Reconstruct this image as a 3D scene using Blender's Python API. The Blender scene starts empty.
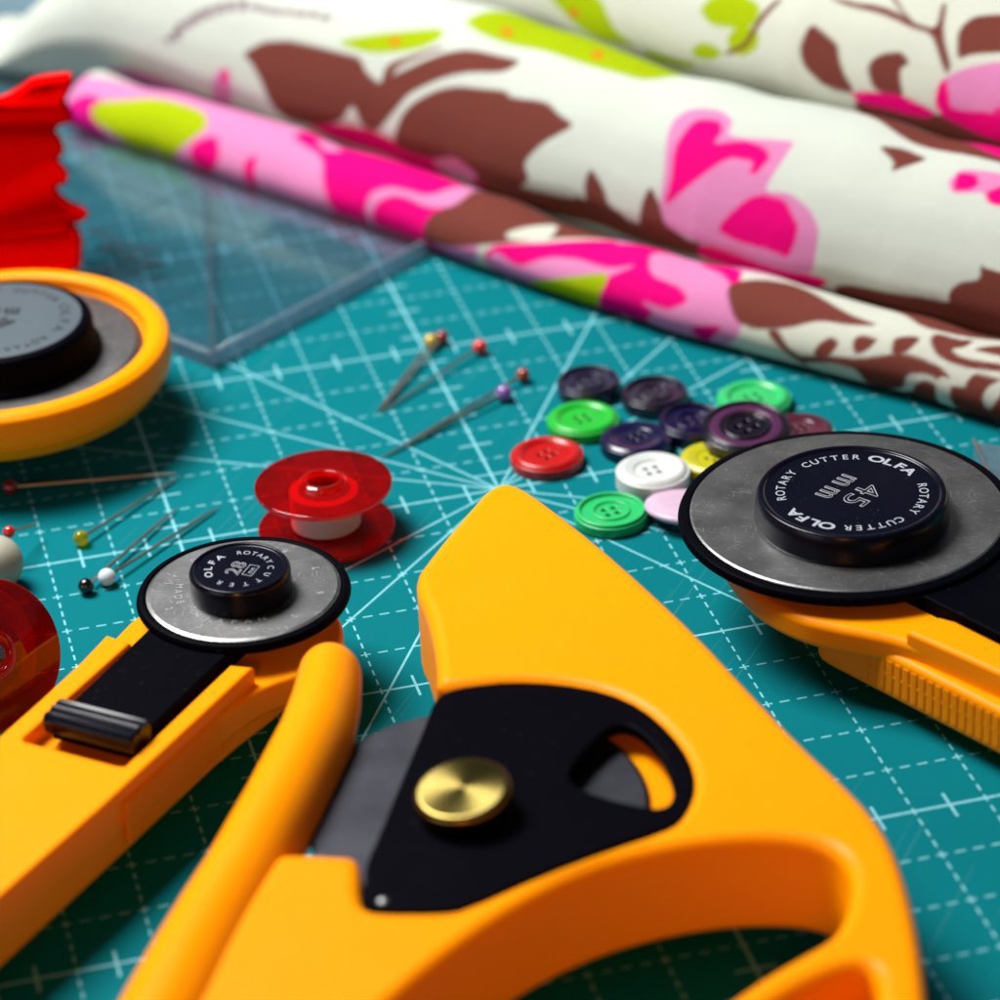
# Sewing table close-up: rotary cutters, floral cotton, buttons, pins and bobbins on a cutting mat.
# One Blender unit is one centimetre; the printed grid of the mat has 1 cm squares, its zero point is the world origin.
import bpy, bmesh, math, random
import numpy as np
from mathutils import Vector, Matrix

SC = bpy.context.scene
COL = SC.collection
SC.unit_settings.system = 'METRIC'
SC.unit_settings.scale_length = 0.01
random.seed(7)
PI = math.pi

# ------------------------------------------------------------------ node helpers
class NT:
    def __init__(s, name):
        s.m = bpy.data.materials.new(name); s.m.use_nodes = True
        s.t = s.m.node_tree; s.n = s.t.nodes; s.l = s.t.links
        s.b = s.n.get('Principled BSDF'); s.out = s.n.get('Material Output')
    def new(s, t, **kw):
        nd = s.n.new(t)
        for k, v in kw.items(): setattr(nd, k, v)
        return nd
    def put(s, sock, v):
        if isinstance(v, bpy.types.NodeSocket): s.l.new(v, sock)
        else: sock.default_value = v
    def M(s, op, a, b=None, c=None):
        nd = s.new('ShaderNodeMath', operation=op)
        s.put(nd.inputs[0], a)
        if b is not None: s.put(nd.inputs[1], b)
        if c is not None: s.put(nd.inputs[2], c)
        return nd.outputs[0]
    def coord(s, which='Object'): return s.new('ShaderNodeTexCoord').outputs[which]
    def noise(s, scale, detail=3, rough=.5, vec=None, out=0):
        nd = s.new('ShaderNodeTexNoise'); nd.inputs['Scale'].default_value = scale
        nd.inputs['Detail'].default_value = detail; nd.inputs['Roughness'].default_value = rough
        s.l.new(vec if vec is not None else s.coord(), nd.inputs['Vector'])
        return nd.outputs[out]
    def ramp(s, fac, stops):
        nd = s.new('ShaderNodeValToRGB'); e = nd.color_ramp.elements
        while len(e) < len(stops): e.new(.5)
        for k, (p, c) in enumerate(stops):
            e[k].position = p; e[k].color = c if len(c) == 4 else (*c, 1)
        s.l.new(fac, nd.inputs[0]); return nd.outputs[0]
    def mix(s, fac, a, b):
        nd = s.new('ShaderNodeMix', data_type='RGBA')
        s.put(nd.inputs[0], fac)
        for sock, v in ((nd.inputs[6], a), (nd.inputs[7], b)):
            s.put(sock, v if isinstance(v, bpy.types.NodeSocket) else (*v, 1))
        return nd.outputs[2]
    def bump(s, h, strength=.2, dist=.02):
        nd = s.new('ShaderNodeBump'); nd.inputs['Strength'].default_value = strength
        nd.inputs['Distance'].default_value = dist
        s.l.new(h, nd.inputs['Height']); s.l.new(nd.outputs[0], s.b.inputs['Normal'])
    def set(s, **kw):
        for k, v in kw.items():
            k = {'base': 'Base Color', 'rough': 'Roughness', 'metal': 'Metallic', 'ior': 'IOR', 'spec': 'Specular IOR Level',
                 'trans': 'Transmission Weight', 'coat': 'Coat Weight', 'coatr': 'Coat Roughness', 'sss': 'Subsurface Weight',
                 'aniso': 'Anisotropic', 'sheen': 'Sheen Weight'}.get(k, k)
            if isinstance(v, tuple) and len(v) == 3 and k == 'Base Color': v = (*v, 1)
            s.put(s.b.inputs[k], v)
        return s

def plastic(name, base, rough=.4, grain=.06, gscale=60, spec=.5, sss=0, radius=(1, .3, .1), sscale=.15, smudge=.08, dust=0):
    n = NT(name); n.set(base=base, rough=rough, spec=spec)
    if dust:      # stray specks of lint and powder
        d = n.ramp(n.noise(19, 2, .6), [(.70, (0, 0, 0)), (.76, (1, 1, 1))])
        n.set(base=n.mix(n.M('MULTIPLY', d, dust * .12), base, (.5, .5, .52)))
    nz = n.noise(gscale, 2)
    sm = n.noise(1.3, 5, .6)
    n.set(rough=n.M('ADD', n.M('MULTIPLY', sm, smudge * 2), rough - smudge))
    n.bump(nz, grain, .01)
    if sss:
        n.set(sss=sss); n.b.inputs['Subsurface Radius'].default_value = radius; n.b.inputs['Subsurface Scale'].default_value = sscale
    return n.m

MAT = {}
MAT['yellow'] = plastic('yellow_plastic', (1.0, .31, .0), .36, .05, 45, .10, sss=.2, radius=(1, .12, .01), sscale=.4)
MAT['black'] = plastic('black_plastic', (.001, .001, .003), .5, .08, 50, .02, dust=.5)
MAT['cap'] = plastic('black_gloss_plastic', (.002, .002, .008), .24, .03, 60, .26, dust=.6)
MAT['white_ink'] = plastic('white_ink', (.36, .39, .44), .6, 0)
MAT['grey_ink'] = plastic('dark_ink', (.02, .025, .035), .6, 0)
MAT['label'] = plastic('grey_label', (.075, .10, .118), .45, .03)
MAT['etch'] = plastic('etched_metal', (.33, .34, .36), .6, 0)

def steel(name, base, rough, scr=.5):
    n = NT(name); n.set(metal=1.0, spec=.5)
    co = n.coord()
    # fine scratches running in several directions plus small nicks and dust
    tot = None
    for k, (ang, sc) in enumerate(((.3, 9), (1.25, 7), (2.4, 8), (1.9, 9), (2.9, 7))):
        mp = n.new('ShaderNodeMapping'); mp.vector_type = 'TEXTURE'; mp.inputs['Rotation'].default_value = (0, 0, ang); mp.inputs['Scale'].default_value = (1 / 1.6, 1 / 24, 1)
        mp.inputs['Location'].default_value = (k * 3.1, k * 1.7, 0)
        n.l.new(co, mp.inputs['Vector'])
        v = n.noise(sc * .35, 2, .5, mp.outputs[0])
        v = n.ramp(v, [(.66, (0, 0, 0)), (.70, (1, 1, 1))])
        g = n.ramp(n.noise(1.1 + .4 * k, 2), [(.45, (0, 0, 0)), (.6, (1, 1, 1))])
        v = n.M('MULTIPLY', v, g)
        tot = v if tot is None else n.M('MAXIMUM', tot, v)
    dust = n.ramp(n.noise(16, 3, .7), [(.68, (0, 0, 0)), (.75, (1, 1, 1))])
    tot = n.M('MULTIPLY', n.M('MAXIMUM', tot, n.M('MULTIPLY', dust, .7)), scr)
    haze = n.noise(1.2, 4, .6)
    c0 = n.mix(haze, tuple(x * .8 for x in base), tuple(min(1, x * 1.2) for x in base))
    n.set(base=n.mix(tot, c0, (.62, .63, .66)))
    n.set(rough=n.M('ADD', n.M('MULTIPLY', haze, .18), rough - .06))
    n.bump(n.noise(40, 2), .04, .01)
    return n.m
MAT['steel'] = steel('scratched_steel', (.25, .25, .252), .38, 1.0)
MAT['steel_dull'] = steel('dull_steel', (.060, .062, .075), .45, .06)
MAT['steel_bright'] = steel('bright_steel', (.62, .62, .63), .22, .1)
MAT['pin_steel'] = steel('pin_steel', (.5, .47, .4), .3, .1)

n = NT('brushed_brass'); n.set(base=(.24, .185, .05), metal=1.0, rough=.27, aniso=.8)
tg = n.new('ShaderNodeTangent', direction_type='RADIAL', axis='Z'); n.l.new(tg.outputs[0], n.b.inputs['Tangent'])
MAT['brass'] = n.m

def tinted(name, tint, gloss_rough=.05, ior=1.49, body=.0, bodycol=(1, 1, 1)):
    """clear coloured sheet plastic: light passes straight through with a tint, the surface mirrors by its Fresnel term"""
    n = NT(name); n.n.remove(n.b)
    tr = n.new('ShaderNodeBsdfTransparent'); tr.inputs[0].default_value = (*tint, 1)
    last = tr.outputs[0]
    if body:
        df = n.new('ShaderNodeBsdfDiffuse'); df.inputs[0].default_value = (*bodycol, 1)
        tl = n.new('ShaderNodeBsdfTranslucent'); tl.inputs[0].default_value = (*bodycol, 1)
        m0 = n.new('ShaderNodeMixShader'); m0.inputs[0].default_value = .5
        n.l.new(df.outputs[0], m0.inputs[1]); n.l.new(tl.outputs[0], m0.inputs[2])
        mx = n.new('ShaderNodeMixShader')
        n.put(mx.inputs[0], n.M('MULTIPLY', n.ramp(n.noise(2.2, 3, .6), [(.3, (.5, .5, .5)), (.7, (1, 1, 1))]), body))
        n.l.new(last, mx.inputs[1]); n.l.new(m0.outputs[0], mx.inputs[2]); last = mx.outputs[0]
    gl = n.new('ShaderNodeBsdfGlossy'); gl.inputs['Roughness'].default_value = gloss_rough; gl.inputs[0].default_value = (1, 1, 1, 1)
    ge = n.new('ShaderNodeNewGeometry'); dt = n.new('ShaderNodeVectorMath', operation='DOT_PRODUCT')
    n.l.new(ge.outputs['Incoming'], dt.inputs[0]); n.l.new(ge.outputs['Normal'], dt.inputs[1])
    k = n.M('POWER', n.M('SUBTRACT', 1.0, n.M('ABSOLUTE', dt.outputs['Value'])), 5.0)
    f0 = ((ior - 1) / (ior + 1)) ** 2
    fr = n.M('MULTIPLY', n.M('ADD', n.M('MULTIPLY', k, 1 - f0), f0), n.M('SUBTRACT', 1.0, ge.outputs['Backfacing']))
    mx = n.new('ShaderNodeMixShader'); n.l.new(fr, mx.inputs[0]); n.l.new(last, mx.inputs[1]); n.l.new(gl.outputs[0], mx.inputs[2])
    n.l.new(mx.outputs[0], n.out.inputs[0]); return n.m
MAT['red_clear'] = tinted('clear_red_plastic', (.93, .035, .03), .06, 1.55, .24, (.95, .003, .004))
MAT['acrylic'] = tinted('clear_acrylic', (.80, .86, .90), .12, 1.9, .05, (.4, .5, .55))
MAT['acrylic_edge'] = tinted('frosted_acrylic_edge', (.7, .8, .85), .3, 1.5, .5, (.30, .40, .48))
MAT['ruler_ink'] = plastic('ruler_ink', (.01, .03, .05), .6, 0)
MAT['glass_yellow'] = tinted('clear_yellow_glass', (.8, .7, .05), .04, 1.5, .5, (.75, .6, .02))

# ------------------------------------------------------------------ mesh helpers
def link(name, me, mat, parent=None, root=None):
    """links a mesh as one object; its coordinates are moved into the space of its thing's base"""
    if root is None and parent is not None:
        root = parent
        while root.parent is not None: root = root.parent
    o = bpy.data.objects.new(name, me); COL.objects.link(o)
    if parent is not None:
        me.transform(Matrix.Translation(-root.location)); o.parent = parent
    me.materials.clear(); me.materials.append(mat)
    return o
def finish(bm, angle=35, smooth=True, dist=None):
    if dist: bmesh.ops.remove_doubles(bm, verts=bm.verts, dist=dist)
    bmesh.ops.recalc_face_normals(bm, faces=bm.faces)
    me = bpy.data.meshes.new('m'); bm.to_mesh(me); bm.free()
    if smooth:
        me.polygons.foreach_set('use_smooth', [True] * len(me.polygons))
        me.set_sharp_from_angle(angle=math.radians(angle))
    return me
def thing(name, label, cat, loc, group=None):
    o = bpy.data.objects.new(name, None); COL.objects.link(o); o.location = loc
    o.empty_display_size = .5
    return tag(o, label, cat, group)
def tag(o, label, cat, group=None):
    o['label'] = label; o['category'] = cat
    if group: o['group'] = group
    return o
def rebase(o):
    """puts a one-mesh thing's origin at the middle of its foot"""
    vs = [v.co for v in o.data.vertices]
    c = Vector((sum(v.x for v in vs) / len(vs), sum(v.y for v in vs) / len(vs), min(v.z for v in vs)))
    o.data.transform(Matrix.Translation(-c)); o.location = c
    return o
def chaikin(p, k=2, closed=True):
    for _ in range(k):
        q = []
        m = len(p)
        for i in range(m if closed else m - 1):
            a, b = p[i], p[(i + 1) % m]
            q += [(a[0] * .75 + b[0] * .25, a[1] * .75 + b[1] * .25), (a[0] * .25 + b[0] * .75, a[1] * .25 + b[1] * .75)]
        if not closed: q = [p[0]] + q + [p[-1]]
        p = q
    return p
def trim(p, k=2, c=.18):
    for _ in range(k):
        q = []
        for i in range(len(p)):
            a, b = p[i], p[(i + 1) % len(p)]
            q += [(a[0] * (1 - c) + b[0] * c, a[1] * (1 - c) + b[1] * c), (a[0] * c + b[0] * (1 - c), a[1] * c + b[1] * (1 - c))]
        p = q
    return p
def slab_into(bm, outer, holes, z0, z1, bev=.08, seg=4):
    """a plate with rounded edges and real holes, from z0 to z1"""
    cu = bpy.data.curves.new('c', 'CURVE'); cu.dimensions = '2D'; cu.fill_mode = 'BOTH'
    for lp in [outer] + list(holes):
        s = cu.splines.new('POLY'); s.points.add(len(lp) - 1); s.use_cyclic_u = True
        for i, p in enumerate(lp): s.points[i].co = (p[0], p[1], 0, 1)
    cu.extrude = (z1 - z0) / 2 - bev; cu.bevel_depth = bev; cu.bevel_resolution = seg; cu.offset = -bev
    ob = bpy.data.objects.new('c', cu); me = bpy.data.meshes.new_from_object(ob)
    me.transform(Matrix.Translation((0, 0, (z0 + z1) / 2)))
    bm.from_mesh(me)
    bpy.data.objects.remove(ob); bpy.data.meshes.remove(me); bpy.data.curves.remove(cu)
def soft(o):
    w = o.modifiers.new('weighted', 'WEIGHTED_NORMAL'); w.keep_sharp = True; w.weight = 80
    return o
def slab(name, mat, parent, pieces, angle=40, root=None):
    bm = bmesh.new()
    for pc in pieces: slab_into(bm, *pc)
    return soft(link(name, finish(bm, angle, dist=.0008), mat, parent, root))
def rprof(p, r, n=4):
    """rounds the inner corners of an open profile"""
    out = [p[0]]
    for i in range(1, len(p) - 1):
        a, b, c = (Vector(q) for q in p[i - 1:i + 2])
        d = min(r, (a - b).length * .45, (c - b).length * .45)
        s, e = b + (a - b).normalized() * d, b + (c - b).normalized() * d
        for k in range(n + 1):
            t = k / n; q = s * (1 - t) ** 2 + b * 2 * t * (1 - t) + e * t * t; out.append((q.x, q.y))
    out.append(p[-1]); return out
def lathe_into(bm, prof, c, seg=72, axis=None):
    rot = Matrix.Identity(4) if axis is None else Vector((0, 0, 1)).rotation_difference(Vector(axis)).to_matrix().to_4x4()
    T = Matrix.Translation(c) @ rot
    rings = []
    for r, z in prof:
        if r < 1e-5: rings.append([bm.verts.new(T @ Vector((0, 0, z)))])
        else: rings.append([bm.verts.new(T @ Vector((r * math.cos(2 * PI * k / seg), r * math.sin(2 * PI * k / seg), z))) for k in range(seg)])
    for a, b in zip(rings, rings[1:]):
        for k in range(seg):
            k2 = (k + 1) % seg
            if len(a) == 1 and len(b) > 1: bm.faces.new((a[0], b[k], b[k2]))
            elif len(b) == 1 and len(a) > 1: bm.faces.new((a[k], a[k2], b[0]))
            elif len(a) > 1: bm.faces.new((a[k], a[k2], b[k2], b[k]))
def lathe(name, mat, parent, prof, c, seg=72, axis=None, angle=35, root=None):
    bm = bmesh.new(); lathe_into(bm, prof, c, seg, axis)
    return link(name, finish(bm, angle), mat, parent, root)
def box_into(bm, c, ux, sx, sy, z0, z1):
    """box centred at c (x,y), ux = unit direction of its length sx"""
    u = Vector((ux[0], ux[1], 0)); v = Vector((-ux[1], ux[0], 0)); o = Vector((c[0], c[1], 0))
    q = [o + u * a * sx / 2 + v * b * sy / 2 + Vector((0, 0, z)) for z in (z0, z1) for a, b in ((-1, -1), (1, -1), (1, 1), (-1, 1))]
    V = [bm.verts.new(p) for p in q]
    for f in ((3, 2, 1, 0), (4, 5, 6, 7), (0, 1, 5, 4), (1, 2, 6, 5), (2, 3, 7, 6), (3, 0, 4, 7)): bm.faces.new([V[i] for i in f])
def tube_into(bm, pts, rad, seg=16, squash=1.0, caps=True):
    pts = [Vector(p) for p in pts]; rings = []
    for i, p in enumerate(pts):
        d = (pts[min(i + 1, len(pts) - 1)] - pts[max(i - 1, 0)]).normalized()
        s = d.cross(Vector((0, 0, 1)))
        s = s.normalized() if s.length > 1e-4 else Vector((1, 0, 0))
        u = s.cross(d).normalized()
        rings.append([bm.verts.new(p + s * rad[i] * math.cos(2 * PI * k / seg) + u * rad[i] * squash * math.sin(2 * PI * k / seg)) for k in range(seg)])
    for a, b in zip(rings, rings[1:]):
        for k in range(seg): bm.faces.new((a[k], a[(k + 1) % seg], b[(k + 1) % seg], b[k]))
    if caps:
        bm.faces.new(rings[0]); bm.faces.new(rings[-1][::-1])
def circle(c, r, n=40): return [(c[0] + r * math.cos(2 * PI * k / n), c[1] + r * math.sin(2 * PI * k / n)) for k in range(n)]

# lettering: every character is laid out from the built-in font
_ch = {}
def char_mesh(ch, outline, bold=0):
    if (ch, outline, bold) not in _ch:
        cu = bpy.data.curves.new('t', 'FONT'); cu.body = ch; cu.size = 1; cu.align_x = 'CENTER'; cu.resolution_u = 4; cu.offset = bold
        if outline: cu.fill_mode = 'NONE'; cu.bevel_depth = outline; cu.bevel_resolution = 1
        ob = bpy.data.objects.new('t', cu); me = bpy.data.meshes.new_from_object(ob)
        bpy.data.objects.remove(ob); _ch[(ch, outline, bold)] = me
    return _ch[(ch, outline, bold)]
def put_char(bm, ch, pos, ang, size, wide=1.0, outline=0, bold=0):
    me = char_mesh(ch, outline, bold).copy()
    me.transform(Matrix.Translation(pos)  @  Matrix.Rotation(ang, 4, 'Z') @ Matrix.Diagonal((size * wide, size, size, 1)))
    bm.from_mesh(me); bpy.data.meshes.remove(me)
def ring_text(bm, txt, c, r, z, a0, a1, size, wide=1.0, bold=0, inward=False):
    """text along a ring, read clockwise from angle a0 to a1 (degrees), tops outward"""
    for i, ch in enumerate(txt):
        if ch == ' ': continue
        a = math.radians(a0 + (a1 - a0) * (i / max(1, len(txt) - 1)))
        put_char(bm, ch, (c[0] + r * math.cos(a), c[1] + r * math.sin(a), z), a + PI / 2 if inward else a - PI / 2, size, wide, 0, bold)
def line_text(bm, txt, c, z, ang, size, step, wide=1.0, outline=0, dy=0):
    u = Vector((math.cos(ang), math.sin(ang))); w = Vector((-u.y, u.x))
    for i, ch in enumerate(txt):
        p = Vector(c) + u * step * (i - (len(txt) - 1) / 2) + w * (dy - size * .36)
        put_char(bm, ch, (p.x, p.y, z), ang, size, wide, outline)
class Frame:
    """local axes of a cutter: u along the handle away from the blade, v to its left"""
    def __init__(s, c, deg): s.c = Vector(c[:2]); s.u = Vector((math.cos(math.radians(deg)), math.sin(math.radians(deg)))); s.v = Vector((-s.u.y, s.u.x))
    def p(s, a, b): q = s.c + s.u * a + s.v * b; return (q.x, q.y)
    def P(s, l): return [s.p(a, b) for a, b in l]

# ------------------------------------------------------------------ cutting mat
n = NT('cutting_mat_vinyl')
sep = n.new('ShaderNodeSeparateXYZ'); n.l.new(n.coord(), sep.inputs[0])
X, Y = sep.outputs[0], sep.outputs[1]
wob = n.noise(2.5, 2)
def near(c, period):      # distance to the nearest multiple of period
    return n.M('MULTIPLY', n.M('ABSOLUTE', n.M('SUBTRACT', n.M('FRACT', n.M('ADD', n.M('DIVIDE', c, period), .5)), .5)), period)
def less(a, w): return n.M('LESS_THAN', a, w)
def AND(a, b): return n.M('MULTIPLY', a, b)
def OR(*a):
    r = a[0]
    for q in a[1:]: r = n.M('MAXIMUM', r, q)
    return r
def dash(c): return less(n.M('FRACT', n.M('ADD', n.M('MULTIPLY', c, 4.0), .29)), .58)
dx, dy = near(X, 1), near(Y, 1)
thin = OR(AND(less(dx, .0145), dash(Y)), AND(less(dy, .0145), dash(X)))
solid = OR(less(near(X, 5), .022), less(near(Y, 5), .022))
hx, hy = near(n.M('ADD', X, .5), 1), near(n.M('ADD', Y, .5), 1)
ticks = OR(AND(less(hx, .02), less(near(Y, 5), .27)), AND(less(hy, .02), less(near(X, 5), .27)))
fan = None
for deg in (30, 45, 60, 120, 135, 150):
    a = math.radians(deg)
    d = n.M('ABSOLUTE', n.M('SUBTRACT', n.M('MULTIPLY', X, math.sin(a)), n.M('MULTIPLY', Y, math.cos(a))))
    l = less(d, .018); fan = l if fan is None else OR(fan, l)
wear = n.ramp(n.noise(9, 4, .7), [(.25, (.55, .55, .55)), (.5, (1, 1, 1))])
ink = n.M('MULTIPLY', OR(thin, solid, ticks, fan), wear)
blot = n.noise(.35, 4, .6)
base = n.mix(blot, (.0, .130, .156), (.0, .160, .182))
base = n.mix(n.ramp(n.noise(28, 3, .7), [(.35, (0, 0, 0)), (.75, (.16, .16, .16))]), base, (.0, .18, .235))
# lint and fine knife marks
lint = n.ramp(n.noise(34, 2, .5), [(.74, (0, 0, 0)), (.78, (1, 1, 1))])
mk = n.new('ShaderNodeMapping'); mk.vector_type = 'TEXTURE'; mk.inputs['Rotation'].default_value = (0, 0, .9); mk.inputs['Scale'].default_value = (1 / .12, 1 / 14, 1); n.l.new(n.coord(), mk.inputs[0])
cuts = n.ramp(n.noise(1.6, 1, .4, mk.outputs[0]), [(.70, (0, 0, 0)), (.72, (1, 1, 1))])
base = n.mix(n.M('MULTIPLY', n.M('MAXIMUM', n.M('MULTIPLY', lint, .35), n.M('MULTIPLY', cuts, .13)), 1.0), base, (.16, .34, .38))
n.set(base=n.mix(ink, base, (.20, .53, .61)), rough=.75, spec=.05)
n.bump(n.M('ADD', n.noise(70, 2), n.M('MULTIPLY', ink, .3)), .25, .01)
bm = bmesh.new(); slab_into(bm, [(-32, -24), (38, -24), (38, 46), (-32, 46)], [], -.3, 0, .05, 2)
mat_o = soft(link('cutting_mat', finish(bm, 30), n.m))
tag(mat_o, 'teal cutting mat printed with a light grid and angle lines, under everything', 'cutting mat')
n = NT('grey_table'); n.set(base=n.mix(n.noise(.2, 4), (.16, .19, .21), (.22, .25, .27)), rough=.6)
bm = bmesh.new(); slab_into(bm, [(-160, -80), (160, -80), (160, 190), (-160, 190)], [], -3, -.304, .2, 2)
tb = link('table', finish(bm, 30), n.m); tb['kind'] = 'structure'

# ------------------------------------------------------------------ floral cotton
P0 = (-4.4000, 16.1000); DIR = (0.58664, -0.80985)
ROLLS = {'front': [(0.9, 0.04), (0.36, 0.03), (0.1, 0.15), (-0.05, 0.42), (0, 0.68), (0.2, 0.92), (0.5, 1.06), (0.85, 1.08), (1.1, 0.98), (1.27, 0.75), (1.3, 0.4), (1.2, 0.1)], 'middle': [(2.6, 0.08), (1.95, 0.1), (1.62, 0.4), (1.42, 0.8), (1.24, 1.22), (1.26, 1.55), (1.42, 2.0), (1.78, 2.55), (2.35, 2.97), (3.0, 3.1), (3.55, 2.97), (3.92, 2.65), (4.08, 2.2), (4.05, 1.0), (3.8, 0.15)], 'back': [(5.2, 0.1), (4.6, 0.3), (4.55, 1.4), (4.34, 2.2), (4.05, 2.7), (3.86, 3.15), (3.98, 3.7), (4.4, 4.3), (5.2, 4.75), (6.1, 4.85), (6.9, 4.5), (7.4, 3.8), (7.5, 2.0), (7.0, 0.3)]}
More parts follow.
